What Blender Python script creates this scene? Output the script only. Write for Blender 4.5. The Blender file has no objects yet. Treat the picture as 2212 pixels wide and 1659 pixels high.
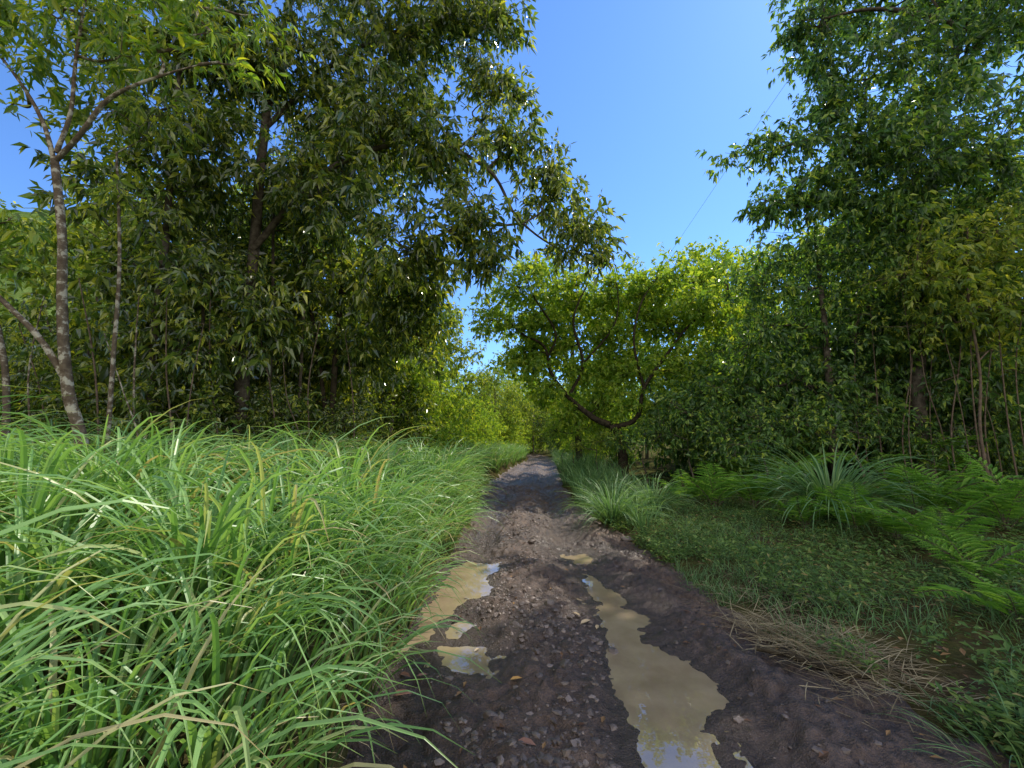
import bpy, bmesh, math, numpy as np
from mathutils import Vector
rng = np.random.default_rng(7)
scene = bpy.context.scene
col = scene.collection
PITCH = math.radians(8.15); CAMH = 1.5; F = 1024*14/36
cp, sp = math.cos(PITCH), math.sin(PITCH)

def ray(u, v):
    x = (u*1024/2212-512)/F; y = (384-v*1024/2212)/F
    return np.array([x, cp-y*sp, sp+y*cp])
def at(u, v, Y):
    d = ray(u, v); return d*(Y/d[1])+np.array([0, 0, CAMH])
def gnd(u, v, z=0.0):
    d = ray(u, v); return d*((z-CAMH)/d[2])+np.array([0, 0, CAMH])
def unit(v):
    return v/np.maximum(np.linalg.norm(v, axis=-1, keepdims=True), 1e-9)
def sst(a, b, x):
    t = np.clip((x-a)/(b-a), 0, 1); return t*t*(3-2*t)

# ---------------------------------------------------------------- noise
TAB = np.random.default_rng(1).random((256, 256))
def vnoise(x, y):
    ix = np.floor(x).astype(int); iy = np.floor(y).astype(int)
    fx = x-ix; fy = y-iy; fx = fx*fx*(3-2*fx); fy = fy*fy*(3-2*fy)
    a = TAB[ix & 255, iy & 255]; b = TAB[(ix+1) & 255, iy & 255]
    c = TAB[ix & 255, (iy+1) & 255]; d = TAB[(ix+1) & 255, (iy+1) & 255]
    return (a*(1-fx)+b*fx)*(1-fy)+(c*(1-fx)+d*fx)*fy-.5
def fbm(x, y, f, o=4, g=.5):
    s = 0; a = 1.0
    for i in range(o):
        s = s+a*vnoise(x*f+i*17.3, y*f+i*9.1); f *= 2.07; a *= g
    return s

# ---------------------------------------------------------------- mesh building
class MB:
    def __init__(s): s.v = []; s.f = {3: [], 4: []}; s.m = {3: [], 4: []}; s.n = 0; s.al = []
    def add(s, V, Q=None, T=None, m=0, al=None):
        V = np.asarray(V, float).reshape(-1, 3)
        for k, A in ((4, Q), (3, T)):
            if A is not None and len(A):
                A = np.asarray(A).reshape(-1, k); s.f[k].append(A+s.n); s.m[k].append(np.full(len(A), m))
        s.v.append(V); s.n += len(V)
        s.al.append(np.zeros(len(V)) if al is None else al)
    def build(s, name, mats, parent=None, smooth=True, off=None):
        V = np.concatenate(s.v)
        if off is not None: V = V-np.asarray(off)
        me = bpy.data.meshes.new(name)
        loops = []; starts = []; mi = []; p = 0
        for k in (3, 4):
            if s.f[k]:
                A = np.concatenate(s.f[k]); loops.append(A.ravel())
                starts.append(p+np.arange(len(A))*k); p += A.size; mi.append(np.concatenate(s.m[k]))
        loops = np.concatenate(loops); starts = np.concatenate(starts); mi = np.concatenate(mi)
        me.vertices.add(len(V)); me.vertices.foreach_set('co', V.astype(np.float32).ravel())
        me.loops.add(len(loops)); me.loops.foreach_set('vertex_index', loops.astype(np.int32))
        me.polygons.add(len(starts)); me.polygons.foreach_set('loop_start', starts.astype(np.int32))
        me.polygons.foreach_set('material_index', mi.astype(np.int32))
        me.polygons.foreach_set('use_smooth', np.full(len(starts), smooth))
        al = np.concatenate(s.al)
        if al.any():
            a = me.attributes.new('along', 'FLOAT', 'POINT'); a.data.foreach_set('value', al.astype(np.float32))
        me.update(calc_edges=True); me.validate()
        for m in (mats if isinstance(mats, list) else [mats]): me.materials.append(m)
        o = bpy.data.objects.new(name, me); col.objects.link(o)
        if parent: o.parent = parent
        return o

def tag(o, label=None, cat=None, group=None, kind=None):
    for k, v in (('label', label), ('category', cat), ('group', group), ('kind', kind)):
        if v: o[k] = v
    return o
def empty(name, loc, label, cat, group=None):
    o = bpy.data.objects.new(name, None); col.objects.link(o); o.location = Vector([float(c) for c in loc])
    o.empty_display_size = .2
    return tag(o, label, cat, group)
def copy_tree(o, parent=None):
    c = o.copy(); col.objects.link(c)
    if parent: c.parent = parent
    for ch in list(o.children): copy_tree(ch, c)
    return c

def catm(P, n=6):
    P = np.asarray(P, float); Q = np.vstack([2*P[0]-P[1], P, 2*P[-1]-P[-2]]); out = []
    for i in range(1, len(Q)-2):
        for t in np.arange(n)/n:
            a, b, c, d = Q[i-1:i+3]
            out.append(.5*((2*b)+(c-a)*t+(2*a-5*b+4*c-d)*t*t+(3*b-a-3*c+d)*t**3))
    out.append(P[-1]); return np.array(out)
def tube(mb, P, R, k=8, m=0, rough=0.0):
    P = np.asarray(P); n = len(P); T = unit(np.gradient(P, axis=0))
    ref = np.eye(3)[np.argmin(np.abs(T.mean(0)))]
    a = unit(np.cross(T, ref)); b = np.cross(T, a)
    th = np.arange(k)*2*math.pi/k
    rr = np.asarray(R)[:, None]*(1+rough*(rng.random((n, k))-.5))
    V = P[:, None]+rr[..., None]*(a[:, None]*np.cos(th)[None, :, None]+b[:, None]*np.sin(th)[None, :, None])
    i = np.arange(n-1)[:, None]*k; j = np.arange(k)[None]; j2 = (j+1) % k
    Q = np.stack([i+j, i+j2, i+k+j2, i+k+j], -1)
    mb.add(V, Q=Q.reshape(-1, 4), m=m)
    mb.add(np.vstack([V[-1], P[-1]+T[-1]*R[-1]]), T=[(q, (q+1) % k, k) for q in range(k)], m=m)
def twigs(mb, A, B, r0, r1, m=1):
    n = len(A)
    if not n: return
    t = unit(B-A); ref = np.where(np.abs(t[:, 2:]) > .8, np.array([[1., 0, 0]]), np.array([[0, 0, 1.]]))
    a = unit(np.cross(t, ref)); b = np.cross(t, a)
    ln = np.linalg.norm(B-A, axis=1, keepdims=True)
    Mid = (A+B)/2+(a*rng.normal(0, .08, (n, 1))+b*rng.normal(0, .08, (n, 1)))*ln
    th = np.arange(3)*2*math.pi/3
    ring = a[:, None]*np.cos(th)[None, :, None]+b[:, None]*np.sin(th)[None, :, None]
    V = np.stack([A[:, None]+ring*r0, Mid[:, None]+ring*(r0+r1)/2, B[:, None]+ring*r1], 1)
    base = np.arange(n)[:, None]*9; Q = []
    for g in (0, 3):
        for q in range(3): Q.append(base+np.array([[g+q, g+(q+1) % 3, g+3+(q+1) % 3, g+3+q]]))
    mb.add(V, Q=np.stack(Q, 1).reshape(-1, 4), m=m)
def leaves(mb, P, D, L, W, m=0, droop=.15, fold=.3, hi=False, flat=0.0):
    n = len(P); D = unit(D)
    rv = rng.normal(0, 1, (n, 3))*(1-flat); rv[:, 2] += .6+flat*2
    S = unit(np.cross(D, rv)); N = np.cross(S, D)
    L = np.broadcast_to(np.asarray(L, float), (n,))[:, None]; W = np.broadcast_to(np.asarray(W, float), (n,))[:, None]
    dn = np.array([[0, 0, -1.]])
    if not hi:
        mid = P+D*L*.45-dn*L*.03
        V = np.stack([P, mid+S*W/2+N*fold*W, P+D*L+dn*L*droop, mid-S*W/2+N*fold*W], 1)
        b = np.arange(n)[:, None]*4
        T = np.stack([b+[[0, 3, 2]], b+[[0, 2, 1]]], 1).reshape(-1, 3)
        mb.add(V, T=T, m=m)
    else:
        m1 = P+D*L*.3+dn*L*droop*.05; m2 = P+D*L*.68+dn*L*droop*.4
        up = N*fold*W
        V = np.stack([P, m1, m2, P+D*L+dn*L*droop, m1+S*W*.46+up, m2+S*W*.4+up, m1-S*W*.46+up, m2-S*W*.4+up], 1)
        b = np.arange(n)[:, None]*8
        T = np.stack([b+[[0, 6, 1]], b+[[0, 1, 4]], b+[[2, 7, 3]], b+[[2, 3, 5]]], 1).reshape(-1, 3)
        Q = np.stack([b+[[1, 6, 7, 2]], b+[[4, 1, 2, 5]]], 1).reshape(-1, 4)
        mb.add(V, Q=Q, T=T, m=m)
def blades(mb, P, az, L, W, th0, bend, seg=7, m=0, ex=1.4):
    n = len(P); s = (np.arange(seg+1)/seg)[None]
    ang = th0[:, None]+bend[:, None]*s**ex
    dl = (L/seg)[:, None]
    h = np.concatenate([np.zeros((n, 1)), np.cumsum(np.sin(ang[:, :-1])*dl, 1)], 1)
    z = np.concatenate([np.zeros((n, 1)), np.cumsum(np.cos(ang[:, :-1])*dl, 1)], 1)
    wob = rng.normal(0, .05, (n, 1))*L[:, None]*s**2
    ca, sa = np.cos(az)[:, None], np.sin(az)[:, None]
    C = np.stack([P[:, :1]+h*ca-wob*sa, P[:, 1:2]+h*sa+wob*ca, P[:, 2:]+z], -1)
    tw = rng.normal(0, .5, (n, 1))*s
    S = np.stack([-sa*np.cos(tw), ca*np.cos(tw), np.sin(tw)], -1)
    w = (W[:, None]*np.clip(1-s**2.2, .03, 1)*(.6+.4*np.minimum(1, s*4)))[..., None]
    up = np.stack([-np.cos(ang)*ca, -np.cos(ang)*sa, np.sin(ang)], -1)*w*.22
    V = np.stack([C+S*w/2+up, C, C-S*w/2+up], 2)
    b = (np.arange(n)*(seg+1)*3)[:, None, None]; i = (np.arange(seg)*3)[None, :, None]
    Q = np.concatenate([b+i+np.array([[[0, 1, 4, 3]]]), b+i+np.array([[[1, 2, 5, 4]]])], 1).reshape(-1, 4)
    al = np.repeat(np.broadcast_to(s+.001, (n, seg+1)).ravel(), 3)
    mb.add(V, Q=Q, m=m, al=al)

# ---------------------------------------------------------------- materials
def newmat(name):
    m = bpy.data.materials.new(name); m.use_nodes = True; nt = m.node_tree; nt.nodes.clear()
    out = nt.nodes.new('ShaderNodeOutputMaterial'); return m, nt, out
def ramp(nt, fac, stops):
    r = nt.nodes.new('ShaderNodeValToRGB'); e = r.color_ramp.elements
    while len(e) < len(stops): e.new(.5)
    for q, (p, c) in zip(e, stops): q.position = p; q.color = (*c, 1)
    nt.links.new(fac, r.inputs[0]); return r.outputs[0]
def noise(nt, scale, detail=6, rough=.6, coord='Object', vec=None):
    if vec is None:
        tc = nt.nodes.new('ShaderNodeTexCoord'); vec = tc.outputs[coord]
    n = nt.nodes.new('ShaderNodeTexNoise'); n.inputs['Scale'].default_value = scale
    n.inputs['Detail'].default_value = detail; n.inputs['Roughness'].default_value = rough
    nt.links.new(vec, n.inputs['Vector']); return n.outputs['Fac']
def mixc(nt, fac, a, b, mode='MIX'):
    m = nt.nodes.new('ShaderNodeMixRGB'); m.blend_type = mode
    for s, i in ((fac, 0), (a, 1), (b, 2)):
        if hasattr(s, 'is_linked'): nt.links.new(s, m.inputs[i])
        elif i == 0: m.inputs[0].default_value = s
        else: m.inputs[i].default_value = (*s, 1)
    return m.outputs[0]
def bump(nt, h, st, dist=.02):
    b = nt.nodes.new('ShaderNodeBump'); b.inputs['Strength'].default_value = st; b.inputs['Distance'].default_value = dist
    nt.links.new(h, b.inputs['Height']); return b.outputs[0]
def leafmat(name, stops, trans, rough=.38, tf=.38, grass=False, gl=.5):
    m, nt, out = newmat(name)
    g = nt.nodes.new('ShaderNodeNewGeometry'); c = ramp(nt, g.outputs['Random Per Island'], stops)
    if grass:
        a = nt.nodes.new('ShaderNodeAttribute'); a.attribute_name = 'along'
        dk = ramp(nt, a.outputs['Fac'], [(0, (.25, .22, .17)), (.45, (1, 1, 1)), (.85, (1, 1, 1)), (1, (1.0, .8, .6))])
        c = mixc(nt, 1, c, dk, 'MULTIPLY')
    c2 = mixc(nt, 1, c, trans, 'MULTIPLY')
    p = nt.nodes.new('ShaderNodeBsdfPrincipled'); nt.links.new(c, p.inputs['Base Color'])
    p.inputs['Roughness'].default_value = rough; p.inputs['Specular IOR Level'].default_value = gl
    t = nt.nodes.new('ShaderNodeBsdfTranslucent'); nt.links.new(c2, t.inputs['Color'])
    mx = nt.nodes.new('ShaderNodeMixShader'); mx.inputs[0].default_value = tf
    nt.links.new(p.outputs[0], mx.inputs[1]); nt.links.new(t.outputs[0], mx.inputs[2]); nt.links.new(mx.outputs[0], out.inputs[0])
    return m
def barkmat(name, c1, c2, lich=None):
    m, nt, out = newmat(name)
    n = noise(nt, 9, 5, .7); c = ramp(nt, n, [(.35, c1), (.65, c2)])
    if lich:
        l = noise(nt, 9, 5, .65); k = ramp(nt, l, [(.52, (0, 0, 0)), (.58, (1, 1, 1))]); c = mixc(nt, k, c, lich)
    p = nt.nodes.new('ShaderNodeBsdfDiffuse'); nt.links.new(c, p.inputs['Color'])
    nt.links.new(bump(nt, noise(nt, 28, 4, .7), .8, .02), p.inputs['Normal']); nt.links.new(p.outputs[0], out.inputs[0]); return m

M = {}
M['dark'] = leafmat('dark_glossy_leaf', [(0, (.034, .07, .018)), (.42, (.076, .13, .03)), (.76, (.185, .25, .048)), (1, (.45, .46, .085))], (1.85, 1.75, .5), .2, .46, gl=1.0)  # bright last stop paints in light-struck leaves; same in cool, bright and olive
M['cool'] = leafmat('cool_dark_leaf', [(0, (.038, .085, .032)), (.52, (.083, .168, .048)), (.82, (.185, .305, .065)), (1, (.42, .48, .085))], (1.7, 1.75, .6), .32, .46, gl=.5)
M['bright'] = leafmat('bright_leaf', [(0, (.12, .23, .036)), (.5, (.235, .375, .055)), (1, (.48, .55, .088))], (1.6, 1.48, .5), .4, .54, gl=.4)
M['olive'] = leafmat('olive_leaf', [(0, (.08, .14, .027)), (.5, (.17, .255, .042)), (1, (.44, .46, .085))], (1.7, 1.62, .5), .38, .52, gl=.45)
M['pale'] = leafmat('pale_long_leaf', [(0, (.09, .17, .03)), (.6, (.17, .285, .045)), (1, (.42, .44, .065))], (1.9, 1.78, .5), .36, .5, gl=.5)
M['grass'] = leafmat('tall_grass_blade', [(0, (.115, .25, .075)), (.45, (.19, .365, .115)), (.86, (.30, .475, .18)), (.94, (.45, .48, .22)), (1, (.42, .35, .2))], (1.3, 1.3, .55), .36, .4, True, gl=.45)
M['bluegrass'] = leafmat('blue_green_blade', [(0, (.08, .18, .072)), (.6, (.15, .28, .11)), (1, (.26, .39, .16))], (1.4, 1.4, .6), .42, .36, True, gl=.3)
M['fern'] = leafmat('fern_frond', [(0, (.085, .20, .035)), (.6, (.155, .32, .05)), (1, (.31, .48, .075))], (1.5, 1.45, .6), .6, .42, gl=.15)
M['weed'] = leafmat('weed_leaf', [(0, (.06, .125, .036)), (.6, (.12, .21, .055)), (.92, (.21, .30, .08)), (1, (.32, .24, .1))], (1.5, 1.5, .7), .55, .35, gl=.2)
M['straw'] = leafmat('dry_straw', [(0, (.18, .135, .078)), (.6, (.32, .26, .155)), (1, (.46, .39, .24))], (1, 1, 1), .7, .2, gl=.1)
M['litter'] = leafmat('dead_leaf', [(0, (.10, .055, .035)), (.6, (.2, .11, .055)), (1, (.4, .24, .10))], (1, .9, .8), .6, .2, gl=.2)
M['bark'] = barkmat('dark_bark', (.045, .036, .027), (.15, .125, .098))
M['palebark'] = barkmat('pale_bark', (.085, .063, .043), (.19, .15, .105), (.38, .35, .27))
M['redbark'] = barkmat('reddish_bark', (.075, .054, .04), (.20, .15, .11))
M['darkbark'] = barkmat('mossy_dark_bark', (.022, .018, .014), (.075, .06, .04))

def mudmat():
    m, nt, out = newmat('wet_mud')
    a = noise(nt, 1.3, 6, .62); b = noise(nt, 16, 6, .72); c3 = noise(nt, 90, 3, .6)
    c = ramp(nt, a, [(.3, (.07, .048, .036)), (.5, (.108, .074, .054)), (.72, (.18, .123, .085))])
    c = mixc(nt, .9, c, ramp(nt, b, [(.32, (.35, .33, .33)), (.68, (1.6, 1.5, 1.45))]), 'MULTIPLY')
    c = mixc(nt, .6, c, ramp(nt, c3, [(.35, (.5, .5, .5)), (.7, (1.4, 1.4, 1.4))]), 'MULTIPLY')
    at_ = nt.nodes.new('ShaderNodeAttribute'); at_.attribute_name = 'along'
    wet = mixc(nt, .7, (.063, .044, .034), ramp(nt, b, [(.32, (.4, .4, .4)), (.68, (1.5, 1.5, 1.5))]), 'MULTIPLY')
    c = mixc(nt, at_.outputs['Fac'], c, wet)
    p = nt.nodes.new('ShaderNodeBsdfPrincipled'); nt.links.new(c, p.inputs['Base Color'])
    r = ramp(nt, b, [(.3, (.38,)*3), (.65, (.75,)*3)]); r2 = mixc(nt, at_.outputs['Fac'], r, (.27, .27, .27)); nt.links.new(r2, p.inputs['Roughness'])
    h = mixc(nt, .4, b, c3); nt.links.new(bump(nt, h, 1.0, .04), p.inputs['Normal']); nt.links.new(p.outputs[0], out.inputs[0]); return m
def watermat():
    m, nt, out = newmat('muddy_water')
    c = ramp(nt, noise(nt, 3.5, 5, .6), [(.35, (.23, .172, .105)), (.65, (.32, .248, .158))])
    p = nt.nodes.new('ShaderNodeBsdfPrincipled'); nt.links.new(c, p.inputs['Base Color'])
    p.inputs['Roughness'].default_value = .008; p.inputs['IOR'].default_value = 1.8
    nt.links.new(bump(nt, noise(nt, 7, 3, .5), .04, .02), p.inputs['Normal']); nt.links.new(p.outputs[0], out.inputs[0]); return m
def groundmat():
    m, nt, out = newmat('forest_soil')
    a = noise(nt, .9, 6, .65); b = noise(nt, 16, 6, .7)
    c = ramp(nt, a, [(.35, (.06, .045, .033)), (.5, (.07, .068, .028)), (.7, (.07, .095, .035))])
    c = mixc(nt, .8, c, ramp(nt, b, [(.3, (.5, .45, .4)), (.7, (1.6, 1.5, 1.3))]), 'MULTIPLY')
    p = nt.nodes.new('ShaderNodeBsdfDiffuse'); nt.links.new(c, p.inputs['Color'])
    nt.links.new(bump(nt, b, .8, .04), p.inputs['Normal']); nt.links.new(p.outputs[0], out.inputs[0]); return m
def stonemat():
    m, nt, out = newmat('muddy_stone')
    g = nt.nodes.new('ShaderNodeNewGeometry')
    c = ramp(nt, g.outputs['Random Per Island'], [(0, (.08, .06, .05)), (.6, (.13, .10, .082)), (1, (.23, .18, .15))])
    c = mixc(nt, .6, c, ramp(nt, noise(nt, 25, 5, .7), [(.3, (.5, .48, .46)), (.7, (1.4, 1.35, 1.3))]), 'MULTIPLY')
    p = nt.nodes.new('ShaderNodeBsdfPrincipled'); nt.links.new(c, p.inputs['Base Color']); p.inputs['Roughness'].default_value = .5
    nt.links.new(bump(nt, noise(nt, 60, 4, .6), .5, .01), p.inputs['Normal']); nt.links.new(p.outputs[0], out.inputs[0]); return m
def hillmat():
    m, nt, out = newmat('wooded_hill')
    c = ramp(nt, noise(nt, .12, 8, .7), [(.35, (.06, .11, .04)), (.55, (.16, .24, .06)), (.7, (.28, .35, .11))])
    p = nt.nodes.new('ShaderNodeBsdfDiffuse'); nt.links.new(c, p.inputs['Color'])
    nt.links.new(bump(nt, noise(nt, .25, 8, .75), 1, 3), p.inputs['Normal']); nt.links.new(p.outputs[0], out.inputs[0]); return m
def plain(name, c, r):
    m, nt, out = newmat(name); p = nt.nodes.new('ShaderNodeBsdfPrincipled')
    nt.links.new(ramp(nt, noise(nt, 20), [(.3, tuple(x*.7 for x in c)), (.7, c)]), p.inputs['Base Color']); p.inputs['Roughness'].default_value = r
    nt.links.new(p.outputs[0], out.inputs[0]); return m
M['mud'] = mudmat(); M['water'] = watermat(); M['ground'] = groundmat(); M['stone'] = stonemat(); M['hill'] = hillmat()
M['cable'] = plain('cable_rubber', (.05, .05, .055), .6)

# ---------------------------------------------------------------- ground and track
YK = [-40, 0, 2, 4, 5.5, 9, 13.7, 20, 28, 36, 46, 70, 90]
LK = [-.9, -.88, -.85, -.92, -.76, -.76, -.82, -.2, .75, 1.5, .6, -9, -20]
RK = [2.6, 2.5, 2.35, 1.98, 1.8, 1.52, 1.66, 2.2, 2.95, 3.6, 3.0, -5, -15]
def eL(Y): return np.interp(Y, YK, LK)+.10*fbm(Y, Y*0+3.3, .9, 3)
def eR(Y): return np.interp(Y, YK, RK)+.16*fbm(Y, Y*0+8.3, .8, 3)
def H(X, Y):
    dl = eL(Y)-X; dr = X-eR(Y)
    h = .42*sst(-.03, .4, dl)+.3*sst(1.2, 4.5, dl)+.06*sst(0, .7, dr)+.38*sst(.8, 8, dr)
    o = sst(0, .6, np.maximum(dl, dr))
    return h+o*(.10*fbm(X, Y, .6, 4))
def Hg(X, Y):
    ins = np.minimum(X-eL(Y), eR(Y)-X)
    return H(X, Y)-.3*sst(-.03, .2, ins)
WL = -.035
PUD = {
 'right': [(1252,1238),(1275,1234),(1312,1268),(1350,1288),(1368,1300),(1352,1312),(1385,1330),(1404,1342),(1376,1348),(1390,1385),(1430,1400),(1482,1430),(1542,1470),(1582,1515),(1588,1545),(1550,1552),(1528,1548),(1530,1585),(1558,1640),(1570,1700),(1560,1760),(1420,1760),(1385,1680),(1366,1620),(1345,1560),(1332,1480),(1312,1430),(1296,1380),(1302,1340),(1276,1290)],
 'small': [(1232,1200),(1262,1196),(1285,1206),(1280,1218),(1244,1218)],
 'left': [(985,1222),(1010,1214),(1080,1220),(1076,1235),(1048,1246),(1056,1280),(1030,1291),(1002,1291),(985,1320),(962,1380),(940,1424),(898,1428),(893,1380),(915,1330),(950,1285)],
 'mid': [(962,1405),(1000,1395),(1040,1405),(1066,1425),(1050,1447),(1000,1450),(958,1430)],
 'tiny': [(978,1352),(1000,1346),(1026,1354),(1010,1368),(984,1366)],
}
WLS = {'right': WL, 'small': WL, 'left': WL, 'mid': WL+.004, 'tiny': WL+.008}
PUDW = {k: np.array([gnd(u, v, WL)[:2] for u, v in p]) for k, p in PUD.items()}
def sdist(X, Y, poly):
    d = np.full(X.shape, 1e9); ins = np.zeros(X.shape, bool); n = len(poly)
    for i in range(n):
        ax, ay = poly[i]; bx, by = poly[(i+1) % n]; ex, ey = bx-ax, by-ay
        t = np.clip(((X-ax)*ex+(Y-ay)*ey)/(ex*ex+ey*ey+1e-12), 0, 1)
        d = np.minimum(d, np.hypot(X-ax-t*ex, Y-ay-t*ey))
        c = ((ay > Y) != (by > Y)) & (X < (bx-ax)*(Y-ay)/(by-ay+1e-12)+ax); ins ^= c
    return np.where(ins, -d, d)
BIAS = {'left': .02, 'mid': .0, 'tiny': -.045, 'small': -.01, 'right': -.02}
def track_z(X, Y):
    L, R = eL(Y), eR(Y); d = np.maximum(L-X, X-R)
    lump = .045*fbm(X, Y, 1.6, 3)+.045*fbm(X, Y, 6, 3, .62)+.035*fbm(X, Y, 19, 2, .6)
    cl = np.interp(Y, [0, 3.5, 5.5, 9, 14, 28, 60], [-.6, -.62, -.42, -.3, -.3, 1.2, 1])
    cr = np.interp(Y, [0, 2, 3, 4.8, 6, 9, 14, 28, 60], [1.1, 1.1, 1.05, .85, .85, .95, 1.1, 2.5, 2])
    rut = np.exp(-((X-cl)/.22)**2)+np.exp(-((X-cr)/.26)**2)
    ridge = np.exp(-((X-cr-.48)/.16)**2)*.03+np.exp(-((X-cr+.45)/.16)**2)*.025+np.exp(-((X-(cl+cr)/2)/.3)**2)*.03
    z = lump-.07*rut+ridge*(1+1.5*fbm(X, Y, 3, 2))
    for xc, w in ((cr-.42, .13), (cr+.75, .14), (cl+.3, .1)):
        msk = sst(w, w*.7, np.abs(X-xc))*sst(-.1, .1, fbm(X, Y, .8, 2))
        z = z+msk*.016*np.sign(np.sin(Y*2*math.pi/.085+np.abs(X-xc)*30))*sst(9, 5, Y)-msk*.014
    wet = np.exp(-((X-cr)/.55)**2)*.85*sst(14, 6, Y)+np.exp(-((X-cl)/.3)**2)*.7*sst(14, 6, Y)+.5*sst(0, .3, fbm(X, Y, .9, 3))
    wet = np.minimum(wet, 1)
    nz = .085*fbm(X, Y, 4.5, 4, .66)
    for k, p in PUDW.items():
        sd = np.full(X.shape, 9.0); mk = (X > p[:, 0].min()-.6) & (X < p[:, 0].max()+.6) & (Y > p[:, 1].min()-.6) & (Y < p[:, 1].max()+.6)
        if mk.any(): sd[mk] = sdist(X[mk], Y[mk], p)
        sd = sd+nz-BIAS[k]
        w = sst(.32, .06, sd)
        z = z*(1-w)+(WL+np.clip(sd, -.2, .4)*.18+.4*(lump-.01)*sst(-.1, .15, sd))*w
        wet = np.maximum(wet, sst(.25, .0, sd))
    return z+H(X, Y)-.14*sst(.02, .3, d), wet

Yl = np.concatenate([np.arange(.6, 6.5, .017), np.arange(6.5, 14, .05), np.arange(14, 70, .3)])
S = np.linspace(-.16, 1.16, 200)
YY, SS = np.meshgrid(Yl, S, indexing='ij'); XX = eL(YY)+(eR(YY)-eL(YY))*SS
ZZ, WET = track_z(XX, YY)
def grid_q(a, b):
    i = np.arange(a-1)[:, None]*b; j = np.arange(b-1)[None]
    return np.stack([i+j, i+j+1, i+b+j+1, i+b+j], -1).reshape(-1, 4)
mb = MB(); mb.add(np.stack([XX, YY, ZZ], -1), Q=grid_q(len(Yl), len(S)), al=np.clip(WET.ravel()+.001, 0, 1))
tag(mb.build('dirt_track', M['mud']), 'rutted wet dirt track running between tall grass and forest', 'track', kind='structure')
xl = np.concatenate([-np.geomspace(8, 500, 26)[::-1], np.arange(-7.9, 10, .12), np.geomspace(10.2, 500, 26)])
yl = np.concatenate([-np.geomspace(1.5, 200, 14)[::-1], np.arange(-1.3, 24, .16), np.geomspace(24.3, 700, 44)])
GY, GX = np.meshgrid(yl, xl, indexing='ij')
mb = MB(); mb.add(np.stack([GX, GY, Hg(GX, GY)], -1), Q=grid_q(len(yl), len(xl)))
tag(mb.build('ground', M['ground']), 'dark forest soil beside the track', 'ground', kind='structure')

PL = {'right': 'long tan puddle filling the right wheel rut', 'small': 'small tan puddle at the far end of the right rut',
      'left': 'curved puddle in the left rut below the grass bank reflecting blue sky', 'mid': 'shallow small puddle beside the lower end of the left rut puddle',
      'tiny': 'tiny shallow wet puddle between left rut puddle and track middle'}
for k, p in PUDW.items():      # a water sheet a little larger than the hollow it lies in
    gx = np.arange(p[:, 0].min()-.2, p[:, 0].max()+.2, .03); gy = np.arange(p[:, 1].min()-.2, p[:, 1].max()+.2, .03)
    PX, PY = np.meshgrid(gx, gy); keep = (sdist(PX, PY, p) < .15).ravel()
    q = grid_q(len(gy), len(gx)); q = q[keep[q].all(1)]
    ids = np.unique(q); inv = np.zeros(PX.size, int); inv[ids] = np.arange(len(ids))
    mb = MB(); mb.add(np.stack([PX.ravel()[ids], PY.ravel()[ids], np.full(len(ids), WLS[k])], 1), Q=inv[q])
    tag(mb.build('puddle', M['water']), PL[k], 'puddle', kind='structure')

# hills
hx = np.linspace(-520, -40, 70); hy = np.linspace(90, 420, 50)
HY, HX = np.meshgrid(hy, hx, indexing='ij')
hz = 118*np.exp(-((HX+235)/95)**2-((HY-190)/75)**2)+70*np.exp(-((HX+120)/70)**2-((HY-270)/60)**2)+14*fbm(HX, HY, .02, 5)-5
mb = MB(); mb.add(np.stack([HX, HY, hz], -1), Q=grid_q(50, 70)); tag(mb.build('hill', M['hill']), 'sunlit wooded hill seen past the slim tree at far left', 'hill', kind='structure')
hx = np.linspace(-300, 700, 110); hy = np.linspace(120, 420, 30)
HY, HX = np.meshgrid(hy, hx, indexing='ij')
hz = (24+16*fbm(HX, HY, .012, 5))*sst(120, 260, HY+.15*np.abs(HX))-4
mb = MB(); mb.add(np.stack([HX, HY, hz], -1), Q=grid_q(30, 110)); tag(mb.build('hill', M['hill']), 'low wooded ridge behind the end of the track', 'hill', kind='structure')

# ---------------------------------------------------------------- trees
def crown_mesh(mb, blobs, limb, L, W, dens=14, whorls=6, k=7, spread=.3, droop=.55, hi=False, flat=.8, twig=.009, along=.2):
    for c, r in blobs:
        n = max(3, int(dens*r*r)); d = unit(rng.normal(0, 1, (n, 3)))
        rad = r*rng.random((n, 1))**.42*(1+.18*rng.normal(0, 1, (n, 1)))
        cl = c+d*rad*np.array([1, 1, flat]); cl[:, 2] = np.maximum(cl[:, 2], .25)
        dist = np.linalg.norm(cl[:, None]-limb[None], axis=2); near = limb[dist.argmin(1)]
        st = cl+(near-cl)*np.minimum(1, 1.0/np.maximum(dist.min(1), .01))[:, None]
        twigs(mb, st, cl, twig, twig*.5)
        sizes = np.repeat(.65+.6*rng.random(n), whorls)
        w = np.repeat(cl, whorls, 0)+rng.normal(0, spread, (n*whorls, 3))*np.array([1, 1, .8])
        out = unit(w-np.repeat(cl, whorls, 0)+.25*unit(w-c)+rng.normal(0, .1, w.shape))
        P = np.repeat(w, k, 0); m_ = len(P); o_ = np.repeat(out, k, 0)
        P = P-o_*rng.random((m_, 1))*along
        D = o_*.5+rng.normal(0, .6, (m_, 3))+np.array([0, 0, -droop])
        l = L*(.5+.7*rng.random(m_))*np.repeat(sizes, k)
        leaves(mb, P, D, l, l*W*(.75+.5*rng.random(m_)), 0, .18, .2, hi)
def jit(P, a):
    Q = np.array(P, float); Q[1:-1, :3] += rng.normal(0, a, (len(P)-2, 3)); return Q
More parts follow.
